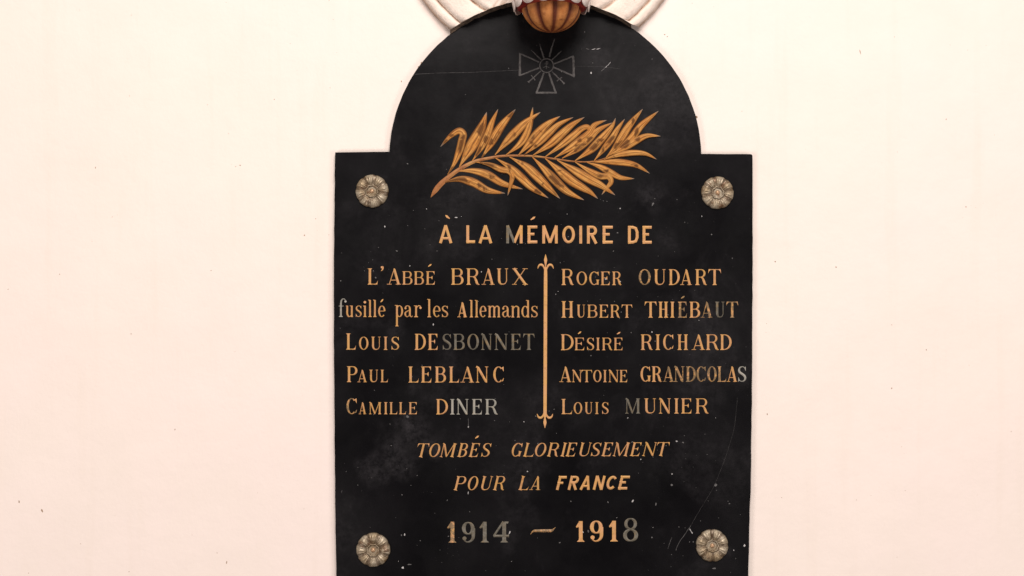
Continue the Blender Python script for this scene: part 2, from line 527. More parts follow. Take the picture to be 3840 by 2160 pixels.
# ------------------------------------------------------------------ engraved and gilded strokes
class Ink:
    """collects strokes (pixel space) and raises each as a low gilded ridge on the slate"""
    def __init__(self, ridge=.0012, flatten=False):
        self.bm = bmesh.new()
        self.k = 0
        self.ridge = ridge
    def _v(self, p, h):
        return self.bm.verts.new(P(p[0], p[1], FACE + h))
    def stroke(self, pts, wid, mi=0, closed=False, ridge=None):
        self.k += 1
        e = -0.00012
        top = (self.ridge if ridge is None else ridge) * (1 + .012 * (self.k % 9))
        n = len(pts)
        rows = []
        for i, p in enumerate(pts):
            if closed:
                a, b = Vector(pts[i - 1][:2]), Vector(pts[(i + 1) % n][:2])
            else:
                a, b = Vector(pts[max(i - 1, 0)][:2]), Vector(pts[min(i + 1, n - 1)][:2])
            t = (b - a)
            if t.length < 1e-6: t = Vector((1, 0))
            t.normalize()
            nr = Vector((-t.y, t.x))
            wv = max(wid[i] if isinstance(wid, (list, tuple)) else wid, .6) / 2
            c = Vector(p[:2])
            h = top * min(1, wv / 3.0)
            rows.append((self._v(c + nr * wv, e), self._v(c + nr * wv * .9, .0002), self._v(c, .0002 + h), self._v(c - nr * wv * .9, .0002), self._v(c - nr * wv, e)))
        rng = range(n if closed else n - 1)
        for i in rng:
            A, B = rows[i], rows[(i + 1) % n]
            for j in range(4):
                f = self.bm.faces.new((A[j], A[j + 1], B[j + 1], B[j])); f.material_index = mi
        if not closed:
            for R in (rows[0], rows[-1]):
                f = self.bm.faces.new(R); f.material_index = mi
    def poly(self, pts, mi=0, h=None):
        self.k += 1
        h = (.00045 if h is None else h) + .00002 * (self.k % 11)
        top = [self._v(p, h) for p in pts]
        bot = [self._v(p, -.00012) for p in pts]
        f = self.bm.faces.new(top); f.material_index = mi
        n = len(pts)
        for i in range(n):
            f = self.bm.faces.new((top[i], top[(i + 1) % n], bot[(i + 1) % n], bot[i])); f.material_index = mi
    def done(self, name, mats, parent):
        return link(name, self.bm, mats, parent)

# ---- glyphs: functions of width W (in cap heights), stem st and hairline ha; y up, baseline 0
def ell(cx, cy, rx, ry, a0, a1, n, wt, wh, p=1.0):
    """elliptic arc, thick at the sides (wt), thin at top and bottom (wh)"""
    out = []
    for i in range(n + 1):
        a = math.radians(a0 + (a1 - a0) * i / n)
        k = abs(math.cos(a)) ** 1.3
        out.append((cx + rx * math.cos(a), cy + ry * math.sin(a), wh + (wt - wh) * k))
    return out

def stem(x, y0, y1, st, b=True, t=True, k=1.95, e=.0):
    pts = []
    s = min(.1, .3 * (y1 - y0))
    if b: pts += [(x, y0, st * k), (x, y0 + s * .3, st * k * .82), (x, y0 + s * .65, st * 1.15), (x, y0 + s, st)]
    else: pts += [(x, y0, st)]
    if t: pts += [(x, y1 - s, st), (x, y1 - s * .65, st * 1.15), (x, y1 - s * .3, st * k * .82), (x, y1, st * k)]
    else: pts += [(x, y1, st)]
    return ('s', pts)

def bowl(x, y0, y1, xr, st, ha):
    ry = (y1 - y0) / 2 - ha / 2
    cy = (y0 + y1) / 2
    rx = min(ry * .95, (xr - st / 2 - x) * .75)
    cx = xr - st / 2 - rx
    arcp = ell(cx, cy, rx, ry, 90, -90, 14, st, ha)
    return ('s', [(x, y1 - ha / 2, ha)] + arcp + [(x, y0 + ha / 2, ha)])

def hair(x0, y0, x1, y1, w): return ('s', [(x0, y0, w), (x1, y1, w)])

def serif_glyph(ch, W, st, ha):
    g = []
    xs = st * 1.02                        # centre of a left stem
    if ch == 'L':
        g += [stem(xs, 0, 1, st), hair(xs, ha / 2, W - .08, ha / 2, ha), ('p', [(W - .26, 0), (W - .04, 0), (W, .27), (W - .055, .12), (W - .16, ha)])]
    elif ch == 'A':
        ax = W * .52
        g += [hair(W * .16, 0.02, ax, .98, ha), ('s', [(ax - .02, 1.0, st * .35), (ax + .01, .9, st * .95), (W * .80, .08, st), (W * .83, 0, st)]),
              hair(W * .26, .27, W * .70, .27, ha), hair(0, ha * .4, W * .33, ha * .4, ha * .8), hair(W * .62, ha * .4, W, ha * .4, ha * .8)]
    elif ch == 'B':
        g += [stem(xs, 0, 1, st, k=1.9), bowl(xs, .5, 1, W * .93, st * .9, ha), bowl(xs, 0, .5 + ha, W, st, ha)]
    elif ch == 'C':
        rx = W / 2 - st / 2
        g += [('s', ell(W / 2, .5, rx, .5 - ha / 2, 48, 312, 26, st, ha)), ('p', [(W * .80, .93), (W * .95, 1.0), (W * .97, .68), (W * .90, .76)]), ('p', [(W * .80, .07), (W * .90, .22), (W * .99, .30), (W * .92, .10)])]
    elif ch == 'D':
        g += [stem(xs, 0, 1, st, k=1.9), bowl(xs, 0, 1, W, st, ha)]
    elif ch == 'E':
        g += [stem(xs, 0, 1, st), hair(xs, 1 - ha / 2, W - .05, 1 - ha / 2, ha), hair(xs, ha / 2, W - .06, ha / 2, ha), hair(xs, .53, W * .72, .53, ha),
              ('p', [(W - .22, 1), (W - .03, 1), (W - .035, .74), (W - .085, .88), (W - .15, 1 - ha)]), ('p', [(W - .24, 0), (W - .03, 0), (W, .29), (W - .06, .13), (W - .16, ha)]),
              ('p', [(W * .58, .53), (W * .72, .67), (W * .74, .53), (W * .72, .38)])]
    elif ch == 'G':
        rx = W * .47 - st / 2
        g += [('s', ell(W * .47, .5, rx, .5 - ha / 2, 50, 305, 26, st, ha)), ('p', [(W * .74, .93), (W * .86, 1.0), (W * .88, .68), (W * .82, .76)]),
              ('s', [(W * .80, 0.03, st * .95), (W * .80, .30, st * .95), (W * .80, .36, st * 1.3), (W * .80, .40, st * 1.9)])]
    elif ch == 'H':
        g += [stem(xs, 0, 1, st), stem(W - xs, 0, 1, st), hair(xs, .52, W - xs, .52, ha)]
    elif ch == 'I':
        g += [stem(W / 2, 0, 1, st, k=min(2.1, W / st))]
    elif ch == 'M':
        g += [stem(ha * 2.2, 0, 1, ha * 1.2, k=4, t=False), stem(W - xs, 0, 1, st), ('s', [(ha * .8, 1, st * .7), (ha * 2.2 + .06, .9, st * .95), (W * .46, .05, st * .8), (W * .47, 0, st * .4)]),
              hair(W * .47, 0.02, W - xs - st * .3, .98, ha * 1.2)]
    elif ch == 'N':
        g += [stem(ha * 2.4, 0, 1, ha * 1.2, k=4, t=False), stem(W - ha * 2.4, 0, 1, ha * 1.2, b=False, k=4), ('s', [(ha * .8, 1, st * .8), (ha * 2.2 + .05, .92, st * 1.05), (W - ha * 2.4 - .04, .06, st * .95), (W - ha * 2.2, 0, st * .5)])]
    elif ch == 'O':
        g += [('c', ell(W / 2, .5, W / 2 - st / 2, .5 - ha / 2, 0, 360, 32, st, ha)[:-1])]
    elif ch == 'P':
        g += [stem(xs, 0, 1, st), bowl(xs, .44, 1, W, st * .95, ha)]
    elif ch == 'R':
        g += [stem(xs, 0, 1, st), bowl(xs, .47, 1, W * .90, st * .9, ha), ('s', [(W * .50, .50, ha * 1.5), (W * .66, .42, st * .8), (W * .75, .25, st), (W * .82, .08, st), (W * .90, .02, st * .6), (W, .015, ha * .7)])]
    elif ch == 'S':
        c = [(.87, .80, ha), (.72, .94, ha), (.5, 1 - ha / 2, ha), (.24, .91, st * .6), (.14, .75, st * .9), (.26, .60, st * .95), (.52, .50, st), (.77, .38, st * .98), (.86, .23, st * .9),
             (.74, .08, st * .55), (.48, ha / 2, ha), (.24, .07, ha), (.10, .2, ha)]
        g += [('s', catmull([(x * W, y, w_) for x, y, w_ in c], 4)), ('p', [(W * .78, .90), (W * .90, 1.0), (W * .92, .70), (W * .85, .78)]), ('p', [(W * .06, .0), (W * .06, .32), (W * .14, .22), (W * .20, .09)])]
    elif ch == 'T':
        g += [stem(W / 2, 0, 1, st, t=False), hair(.03, 1 - ha / 2, W - .03, 1 - ha / 2, ha), ('p', [(.03, 1.01), (.20, 1), (.13, 1 - ha), (.06, .88), (0, .73)]), ('p', [(W - .03, 1.01), (W - .20, 1), (W - .13, 1 - ha), (W - .06, .88), (W, .73)])]
    elif ch == 'U':
        r = W - ha * 2.4
        bot = [(xs, .30, st), (xs + .02, .18, st * .98), (xs + (r - xs) * .2, .06, st * .7), (xs + (r - xs) * .5, ha * .6, ha * 1.4), (xs + (r - xs) * .82, .08, ha * 1.1), (r, .24, ha * 1.1), (r, .32, ha * 1.1)]
        g += [stem(xs, .29, 1, st, b=False), ('s', catmull(bot, 4)), stem(r, .31, 1, ha * 1.1, b=False, k=4.2)]
    elif ch == 'X':
        g += [('s', [(W * .12, 1, st * 1.2), (W * .16, .95, st), (W * .82, .05, st), (W * .87, 0, st * 1.25)]), hair(W * .13, .01, W * .82, .99, ha * 1.1), hair(0, ha * .4, W * .3, ha * .4, ha * .8), hair(W * .66, 1 - ha * .4, W * .98, 1 - ha * .4, ha * .8),
              hair(0.02, 1 - ha * .4, W * .34, 1 - ha * .4, ha * .8), hair(W * .66, ha * .4, W, ha * .4, ha * .8)]
    # ---- lower case; the unit is the x-height, asc tells how tall ascenders stand
    elif ch == 'l':
        g += [('s', [(W / 2, 0, W), (W / 2, .04, W * .85), (W / 2, .09, st * 1.1), (W / 2, .14, st), (W / 2, 1.42, st), (W / 2, 1.5, st * 1.05)]), ('p', [(W / 2 - st * .3, 1.52), (W / 2 - st * 1.1, 1.51), (W / 2 - st * .3, 1.40)])]
    elif ch == 'i':
        g += [('s', [(W / 2, 0, W), (W / 2, .04, W * .85), (W / 2, .09, st * 1.1), (W / 2, .14, st), (W / 2, 1.0, st)]), ('p', [(W / 2 - st * .3, 1.0), (W / 2 - st * 1.1, .98), (W / 2 - st * .3, .88)]), ('p', [(W / 2 + st * .75 * math.cos(a * .785), 1.30 + st * .7 * math.sin(a * .785)) for a in range(8)])]
    elif ch == 'f':
        g += [('s', [(W * .28, 0, W * .56), (W * .28, .04, W * .5), (W * .28, .09, st * 1.1), (W * .28, .15, st), (W * .28, 1.15, st), (W * .32, 1.40, st * .9), (W * .48, 1.57, ha * 1.6), (W * .72, 1.58, ha * 1.2), (W * .86, 1.48, ha)]),
              ('p', [(W * .88 + st * .62 * math.cos(a * .785), 1.36 + st * .62 * math.sin(a * .785)) for a in range(8)]), hair(0, .95, W * .62, .95, ha)]
    elif ch == 'u':
        x0, x1 = st * .75, W - st * .9
        g += [('s', catmull([(x0, 1, st), (x0, .6, st), (x0, .3, st), (x0 + st * .5, .08, st * .85), (x0 + (x1 - x0) * .5, .03, ha * 1.4), (x1 - st * .2, .16, ha), (x1, .3, ha)], 4)), ('s', [(x1, 0, st * 1.5), (x1, .05, st * 1.2), (x1, .1, st), (x1, 1, st)]),
              hair(0, .97, x0, .97, ha), hair(x1 - st * 1.1, .97, x1, .97, ha)]
    elif ch == 's':
        return serif_glyph('S', W, st * .95, ha)
    elif ch == 'e':
        g += [('s', ell(W / 2, .5, W / 2 - st / 2, .5 - ha / 2, 4, 318, 28, st, ha)), hair(st * .5, .52, W - st * .5, .52, ha)]
    elif ch == 'a':
        x1 = W * .66
        g += [('s', catmull([(W * .12, .78, st * .9), (W * .22, .93, ha * 1.6), (W * .42, .975, ha), (W * .58, .90, st * .7), (x1, .72, st), (x1, .4, st), (x1, .18, st), (x1 + st * .5, .05, st * .6), (W * .9, .03, ha), (W, .12, ha)], 4)),
              ('s', catmull([(x1, .60, ha), (W * .40, .52, ha * 1.5), (W * .15, .40, st * .8), (W * .10, .24, st * .95), (W * .20, .07, st * .6), (W * .38, .03, ha), (x1, .20, ha)], 4)),
              ('p', [(W * .14 + st * .55 * math.cos(a * .785), .76 + st * .55 * math.sin(a * .785)) for a in range(8)])]
    elif ch == 'r':
        x0 = W * .32
        g += [('s', [(x0, 0, W * .56), (x0, .04, W * .48), (x0, .09, st * 1.1), (x0, .14, st), (x0, 1, st)]), hair(W * .05, .97, x0, .97, ha), ('s', catmull([(x0, .66, ha), (W * .48, .90, ha * 1.3), (W * .68, .98, ha * 1.6), (W * .86, .90, st * .5)], 5)),
              ('p', [(W * .86 + st * .62 * math.cos(a * .785), .80 + st * .62 * math.sin(a * .785)) for a in range(8)])]
    elif ch in 'nm':
        k = 1 if ch == 'n' else 2
        x0 = st * .95
        dx = (W - 2 * st * .95) / k
        lowst = lambda x: ('s', [(x, 0, st * 1.8), (x, .04, st * 1.5), (x, .09, st * 1.1), (x, .14, st), (x, .72, st)])
        g += [('s', [(x0, 0, st * 1.8), (x0, .04, st * 1.5), (x0, .09, st * 1.1), (x0, .14, st), (x0, 1, st)]), hair(0, .97, x0, .97, ha)]
        for i in range(k):
            xa, xb = x0 + dx * i, x0 + dx * (i + 1)
            g += [lowst(xb), ('s', catmull([(xa, .66, ha), (xa + dx * .3, .90, ha * 1.3), (xa + dx * .62, .965, ha * 1.8), (xb - st * .1, .86, st * .9), (xb, .70, st)], 4))]
    elif ch == 'p':
        x0 = W * .27
        g += [('s', [(x0, -.78, st * 1.9), (x0, -.74, st * 1.5), (x0, -.68, st), (x0, 1.02, st)]), hair(W * .02, .99, x0, .99, ha), ('s', ell(W * .56, .5, W * .44 - st / 2, .5 - ha / 2, 140, -140, 24, st, ha))]
    elif ch == 'd':
        x1 = W - st * .85
        g += [('s', [(x1, 0, st * 1.6), (x1, .05, st * 1.3), (x1, .1, st), (x1, 1.5, st)]), hair(x1 - st * 1.1, 1.48, x1, 1.48, ha), ('s', ell(W * .46, .5, W * .46 - st / 2, .5 - ha / 2, 40, 320, 24, st, ha))]
    # ---- figures
    elif ch == '1':
        x = W * .58
        g += [('s', [(x, 0, W * .92), (x, .035, W * .8), (x, .08, st * 1.15), (x, .13, st), (x, 1.0, st)]), ('s', [(x - st * .2, .99, ha), (W * .22, .74, ha * 2.2), (0.02, .70, ha)])]
    elif ch == '9':
        g += [('c', ell(W * .48, .69, W * .48 - st / 2, .31 - ha / 2, 0, 360, 26, st, ha)[:-1]), ('s', catmull([(W - st * .5, .70, st), (W - st * .5, .50, st), (W * .84, .22, st * .8), (W * .62, .05, ha * 1.5), (W * .36, .02, ha), (W * .18, .12, ha * 1.4)], 5)),
              ('p', [(W * .20 + st * .55 * math.cos(a * .785), .20 + st * .5 * math.sin(a * .785)) for a in range(8)])]
    elif ch == '4':
        x = W * .70
        g += [('s', [(x, 0, W * .5), (x, .035, W * .44), (x, .08, st * 1.1), (x, .13, st), (x, .96, st)]), hair(0.02, .31, W, .31, ha * 1.8), hair(0.04, .31, x - st * .2, 1.0, ha * 1.6), ('p', [(x, 1.0), (W * .98, 1.0), (W * .93, .90), (x, .93)]), ('p', [(W * .86, .31), (W * 1.0, .42), (W * 1.0, .24)])]
    elif ch == '8':
        g += [('c', ell(W * .5, .75, W * .42 - st * .35, .25 - ha / 2, 0, 360, 24, st * .75, ha)[:-1]), ('c', ell(W * .5, .26, W * .5 - st * .42, .27 - ha / 2, 0, 360, 24, st * .9, ha)[:-1])]
    return g

def sans_glyph(ch, W, st, ha):
    h2 = st / 2
    g = []
    if ch == 'A':
        g += [('s', [(h2 * .9, 0, st), (W / 2, 1, st * .9)]), ('s', [(W / 2, 1, st * .9), (W - h2 * .9, 0, st)]), hair(W * .22, .27, W * .78, .27, st * .8)]
    elif ch == 'L': g += [hair(h2, 0, h2, 1, st), hair(0, h2, W, h2, st)]
    elif ch == 'E': g += [hair(h2, 0, h2, 1, st), hair(0, h2, W, h2, st), hair(0, 1 - h2, W, 1 - h2, st), hair(0, .52, W * .70, .52, st * .9)]
    elif ch == 'F': g += [hair(h2, 0, h2, 1, st), hair(0, 1 - h2, W, 1 - h2, st), hair(0, .50, W * .72, .50, st * .9)]
    elif ch == 'I': g += [hair(W / 2, 0, W / 2, 1, st)]
    elif ch == 'M': g += [hair(h2, 0, h2, 1, st), hair(W - h2, 0, W - h2, 1, st), hair(h2 * .9, 1, W / 2, .04, st * .95), hair(W / 2, .04, W - h2 * .9, 1, st * .95)]
    elif ch == 'N': g += [hair(h2, 0, h2, 1, st), hair(W - h2, 0, W - h2, 1, st), hair(h2, 1, W - h2, 0, st)]
    elif ch == 'O': g += [('c', ell(W / 2, .5, W / 2 - h2, .5 - h2, 0, 360, 30, st, st * .9)[:-1])]
    elif ch == 'C': g += [('s', ell(W / 2, .5, W / 2 - h2, .5 - h2, 42, 318, 26, st, st * .95))]
    elif ch == 'D': g += [hair(h2, 0, h2, 1, st), ('s', [(0.02, 1 - h2, st * .95), (W * .45, 1 - h2, st), (W - h2 - .08, .86, st), (W - h2, .65, st), (W - h2, .35, st), (W - h2 - .08, .14, st), (W * .45, h2, st), (0.02, h2, st * .95)])]
    elif ch == 'R':
        g += [hair(h2, 0, h2, 1, st), bowl(h2, .44, 1, W * .95, st, st * .9), hair(W * .45, .48, W - h2, 0, st)]
    return g

def put(ink, fn, ch, x0, x1, base, h, st, ha, mi=0, shear=0.0, part=None):
    """draw one glyph: box x0..x1 on baseline y=base, height h, all in photo pixels"""
    W = (x1 - x0) / h
    def T(p):
        jx = .35 * noise.noise((p[0] * 1.3 + x0, p[1] * 1.3, base))
        return (x0 + (p[0] + p[1] * shear) * h + jx, base - p[1] * h)
    for e in fn(ch, W, st, ha):
        m = mi
        if part is not None:
            mx = sum(p[0] for p in e[1]) / len(e[1])
            if mx < part[0] * W: m = part[1]
        if e[0] == 'p': ink.poly([T(p) for p in e[1]], m)
        else: ink.stroke([T(p) for p in e[1]], [p[2] * h for p in e[1]], m, closed=(e[0] == 'c'))

def acute(ink, x0, y0, x1, y1, mi=0, grave=False):
    """a cut accent: wedge between its box corners (y down)"""
    w_, h_ = x1 - x0, y1 - y0
    p = [(0, .85), (.12, 1), (.75, .62), (1, 0), (.55, .08)]
    if grave: p = [(1 - a, b) for a, b in p]
    ink.poly([(x0 + a * w_, y0 + b * h_) for a, b in p], mi)

MATS = [M_GOLD, M_WORN, M_GREY, M_PALE]
def line(text, look, ox, oy, k, items, fn=serif_glyph, st=.152, ha=.05, shear=0.0, slope=0.0, accents=(), extra=None, extra_word=0):
    """items: (char, x0, x1, base, height[, material[, part]]) in the coordinates of a crop with origin ox, oy and scale k;
    every word becomes one part of the plaque"""
    words = text.split()
    counts = [len(w_.replace("'", '')) for w_ in words]
    assert sum(counts) == len(items), (text, len(items))
    wi, inks, left = 0, [Ink()], counts[0]
    spans = [[items[0][1], 0]]
    for it in items:
        if left == 0:
            wi += 1
            left = counts[wi]
            inks.append(Ink())
            spans.append([it[1], 0])
        left -= 1
        spans[wi][1] = it[2]
        ink = inks[wi]
        ch, x0, x1, b, h = it[:5]
        f, s_, h_ = fn, st, ha
        mi = it[5] if len(it) > 5 else 0
        pt = it[6] if len(it) > 6 else None
        if ch.startswith('*'): f, ch, s_, h_ = sans_glyph, ch[1:], .19, .19
        bb = b + slope * (x0 - items[0][1])
        put(ink, f, ch, ox + x0 / k, ox + x1 / k, oy + bb / k, h / k, s_, h_, mi, shear, pt)
    for a in accents:
        ink = min(zip(spans, inks), key=lambda z: abs((z[0][0] + z[0][1]) / 2 - a[0]) - (z[0][1] - z[0][0]) / 2)[1]
        acute(ink, ox + a[0] / k, oy + a[1] / k, ox + a[2] / k, oy + a[3] / k, a[4] if len(a) > 4 else 0, len(a) > 5)
    if extra: extra(inks[extra_word])
    for w_, ink in zip(words, inks):
        o = ink.done('inscription_word', MATS, plaque)
        o['label'] = look.replace('#', w_ if w_ != 'DESBONNET' else 'DESBONNET, mostly worn to grey')

def caps(s, xs, base, h, m=0):
    ms = m if isinstance(m, (list, tuple)) else [m] * len(s)
    return [(c, a, b, base, h, mm) for c, (a, b), mm in zip(s, xs, ms)]

# heading, plain block capitals
K7 = 2.8622
hd = [('A', 133, 275), ('L', 425, 520), ('A', 557, 704), ('M', 853, 1030), ('E', 1083, 1187), ('M', 1240, 1407), ('O', 1455, 1592), ('I', 1637, 1670), ('R', 1720, 1835), ('E', 1888, 1997), ('D', 2160, 2275), ('E', 2317, 2415)]
items = [(c, a, b, 377 + (a - 133) * .003, 192, 0, (.45, 2) if (c == 'M' and a < 900) else None) for c, a, b in hd]
line('À LA MÉMOIRE DE', 'gold block capitals reading #', 1600, 780, K7, items, fn=sans_glyph, st=.165, ha=.165, accents=[(198, 75, 250, 117, 0, 1), (1113, 92, 1168, 130)])

KL = 3.22
def apostrophe(ink):
    ox, oy, k = 1240, 960, KL
    pts = [(622, 122), (636, 124), (641, 140), (636, 160), (622, 176), (606, 183), (618, 165), (622, 150), (608, 146), (605, 132), (611, 124)]
    ink.poly([(ox + x / k, oy + y / k) for x, y in pts])
line("L'ABBÉ BRAUX", 'gold engraved capitals reading #', 1240, 960, KL,
     caps('LA', [(443, 570), (680, 850)], 345, 196) + caps('BBE', [(862, 988), (1003, 1127), (1147, 1258)], 345, 160) +
     caps('BRAUX', [(1450, 1605), (1635, 1797), (1823, 1980), (2003, 2147), (2190, 2382)], 347, 197), accents=[(1175, 97, 1220, 130)], extra=apostrophe)
line('fusillé par les Allemands', 'gold small letters reading #', 1240, 960, KL,
     [('f', 98, 190, 735, 137, 3), ('u', 183, 275, 736, 137), ('s', 300, 376, 736, 137), ('i', 392, 436, 736, 137), ('l', 452, 497, 736, 137), ('l', 512, 556, 736, 137), ('e', 573, 662, 737, 137),
      ('p', 772, 875, 738, 142), ('a', 890, 990, 738, 140), ('r', 1000, 1098, 738, 140), ('l', 1165, 1215, 739, 145), ('e', 1235, 1328, 739, 138), ('s', 1340, 1420, 739, 138),
      ('A', 1530, 1645, 740, 182), ('l', 1677, 1722, 740, 138), ('l', 1740, 1785, 740, 137), ('e', 1797, 1882, 740, 138), ('m', 1898, 2052, 740, 138), ('a', 2070, 2172, 740, 138), ('n', 2178, 2288, 741, 138), ('d', 2303, 2402, 741, 138), ('s', 2420, 2502, 741, 138)],
     st=.162, ha=.062, accents=[(600, 520, 637, 560)])
line('LOUIS DESBONNET', 'gold engraved capitals reading #', 1240, 960, KL,
     caps('L', [(183, 305)], 1130, 195) + caps('OUIS', [(342, 456), (487, 607), (635, 692), (730, 830)], 1133, 158) +
     caps('DESBONNET', [(1010, 1150), (1170, 1293), (1348, 1460), (1477, 1620), (1650, 1790), (1813, 1953), (1977, 2140), (2170, 2295), (2323, 2463)], 1133, 193, [0, 0, 2, 2, 2, 2, 2, 2, 2]))
line('PAUL LEBLANC', 'gold engraved capitals reading #', 1240, 1400, KL,
     caps('P', [(192, 323)], 105, 190) + caps('AUL', [(322, 438), (463, 575), (600, 692)], 107, 150) +
     caps('LEBLANC', [(935, 1063), (1087, 1217), (1255, 1393), (1425, 1552), (1567, 1733), (1750, 1907), (1963, 2093)], 111, 193))
line('CAMILLE DINER', 'gold engraved capitals reading #', 1240, 1400, KL,
     caps('C', [(190, 318)], 493, 192, 1) + caps('AMILLE', [(338, 428), (462, 614), (637, 693), (708, 805), (823, 910), (940, 1042)], 493, 144) +
     caps('DINER', [(1270, 1417), (1437, 1502), (1518, 1668), (1703, 1827), (1862, 2018)], 496, 185, [0, 3, 3, 3, 3]))
line('ROGER OUDART', 'gold engraved capitals reading #', 2030, 960, KL,
     caps('R', [(240, 390)], 350, 193) + caps('OGER', [(425, 551), (578, 706), (714, 827), (852, 967)], 351, 163) +
     caps('OUDART', [(1175, 1320), (1357, 1502), (1535, 1672), (1677, 1817), (1855, 1998), (2015, 2170)], 350, 190, [1, 0, 0, 0, 0, 0]))
line('HUBERT THIÉBAUT', 'gold engraved capitals reading #', 2030, 960, KL,
     caps('H', [(240, 390)], 744, 198) + caps('UBERT', [(425, 532), (553, 677), (697, 808), (830, 948), (968, 1098)], 744, 156) +
     caps('THIEBAUT', [(1247, 1392), (1410, 1535), (1555, 1610), (1645, 1758), (1785, 1918), (1925, 2065), (2093, 2217), (2233, 2377)], 744, 192, [0, 0, 0, 1, 0, 1, 2, 1]), accents=[(1685, 482, 1732, 515, 1)])
line('DÉSIRÉ RICHARD', 'gold engraved capitals reading #', 2030, 960, KL,
     caps('D', [(232, 390)], 1137, 192) + caps('ESIRE', [(400, 518), (548, 640), (656, 712), (730, 857), (872, 981)], 1137, 150) +
     caps('RICHARD', [(1197, 1343), (1375, 1438), (1470, 1597), (1640, 1774), (1815, 1977), (1985, 2142), (2155, 2299)], 1134, 187), accents=[(440, 910, 484, 943), (910, 917, 957, 946)])
line('ANTOINE GRANDCOLAS', 'gold engraved capitals reading #', 2030, 1400, KL,
     caps('A', [(217, 362)], 106, 188) + caps('NTOINE', [(370, 490), (482, 614), (626, 727), (740, 797), (810, 935), (942, 1037)], 106, 146) +
     caps('GRANDCOLAS', [(1197, 1327), (1330, 1452), (1465, 1600), (1600, 1730), (1742, 1867), (1873, 1987), (2003, 2117), (2123, 2234), (2237, 2365), (2373, 2477)], 102, 186, [0, 0, 1, 1, 1, 1, 1, 1, 0, 3]))
line('LOUIS MUNIER', 'gold engraved capitals reading #', 2030, 1400, KL,
     caps('L', [(240, 372)], 492, 182) + caps('OUIS', [(390, 494), (521, 620), (645, 695), (730, 814)], 491, 142) +
     caps('MUNIER', [(1012, 1197), (1240, 1387), (1418, 1565), (1600, 1663), (1685, 1813), (1860, 2018)], 485, 182, [2, 0, 0, 0, 0, 0]))
KI = 2.430
tg = [('T', 135, 242), ('O', 253, 350), ('M', 360, 492), ('B', 517, 602), ('E', 622, 704), ('S', 733, 812), ('G', 1005, 1102), ('L', 1117, 1212), ('O', 1217, 1317), ('R', 1335, 1437), ('I', 1453, 1503), ('E', 1505, 1590),
      ('U', 1618, 1722), ('S', 1733, 1815), ('E', 1831, 1917), ('M', 1936, 2072), ('E', 2091, 2177), ('N', 2203, 2318), ('T', 2318, 2432)]
line('TOMBÉS GLORIEUSEMENT', 'slanted gold capitals reading #', 1500, 1620, KI, [(c, a, b, 229 - (a - 135) * .0052, 124) for c, a, b in tg], shear=.24, accents=[(683, 33, 720, 60)])
pl = [('P', 485, 582), ('O', 605, 697), ('U', 722, 822), ('R', 843, 946), ('L', 1075, 1165), ('A', 1177, 1275), ('*F', 1420, 1492), ('*R', 1527, 1613), ('*A', 1635, 1727), ('*N', 1755, 1845), ('*C', 1868, 1962), ('*E', 1985, 2067)]
line('POUR LA FRANCE', 'slanted gold capitals reading #', 1500, 1620, KI, [(c, a, b, 531 - (a - 485) * .004, 127) for c, a, b in pl], shear=.24)
def dash(ink):
    f = lambda x, y: (1500 + x / KI, 1620 + y / KI)
    c = [(1190, 932, 4), (1203, 912, 12), (1222, 900, 22), (1290, 900, 26), (1300, 900, 26), (1380, 899, 26), (1392, 893, 18), (1406, 878, 9), (1419, 868, 4)]
    ink.stroke([f(x, y) for x, y, _ in c], [w_ / KI for _, _, w_ in c], 1)
line('1914 1918', 'large figures reading #, partly worn to grey', 1500, 1620, KI,
     [('1', 430, 512, 1008, 190, 1), ('9', 563, 685, 1006, 186, 2), ('1', 722, 808, 1006, 188, 2), ('4', 848, 993, 1006, 190, 2), ('1', 1602, 1680, 1000, 188, 0), ('9', 1730, 1853, 998, 190, 0), ('1', 1903, 1984, 997, 188, 0), ('8', 2033, 2170, 996, 212, 2)],
     st=.19, ha=.065)
ink = Ink()
dash(ink)
ink.done('dash', MATS, plaque)

# ------------------------------------------------------------------ divider with two fleurons
f6 = lambda x, y: (1900 + x / 2.0143, 920 + y / 2.0143)
ink = Ink(.0009)
bar = [(294, 165, 20), (294, 190, 24), (294, 260, 27), (293, 500, 27), (292, 760, 27), (291, 1000, 27), (290, 1200, 26), (290, 1265, 26), (289, 1300, 16)]
ink.stroke([f6(x, y) for x, y, _ in catmull(bar, 3)], [w_ / 2.0143 for _, _, w_ in catmull(bar, 3)])
divider = ink.done('divider_bar', [M_GOLD], plaque)
def fleuron(cx, y, s):
    k = Ink(.0008)
    spear = [(cx, y, 3), (cx, y + s * 22, 15), (cx, y + s * 42, 25), (cx, y + s * 62, 18), (cx, y + s * 88, 9), (cx, y + s * 104, 6)]
    c = catmull(spear, 4)
    k.stroke([f6(a, b) for a, b, _ in c], [max(.5, w_) / 2.0143 for _, _, w_ in c])
    for d in (-1, 1):
        arm = [(cx + d * 7, y + s * 118, 8), (cx + d * 14, y + s * 95, 13), (cx + d * 27, y + s * 80, 17), (cx + d * 43, y + s * 80, 16), (cx + d * 54, y + s * 92, 11), (cx + d * 59, y + s * 108, 4)]
        c = catmull(arm, 4)
        k.stroke([f6(a, b) for a, b, _ in c], [w_ / 2.0143 for _, _, w_ in c])
    return k.done('fleuron', [M_GOLD], divider)
fleuron(294, 68, 1)
fleuron(289, 1381, -1)

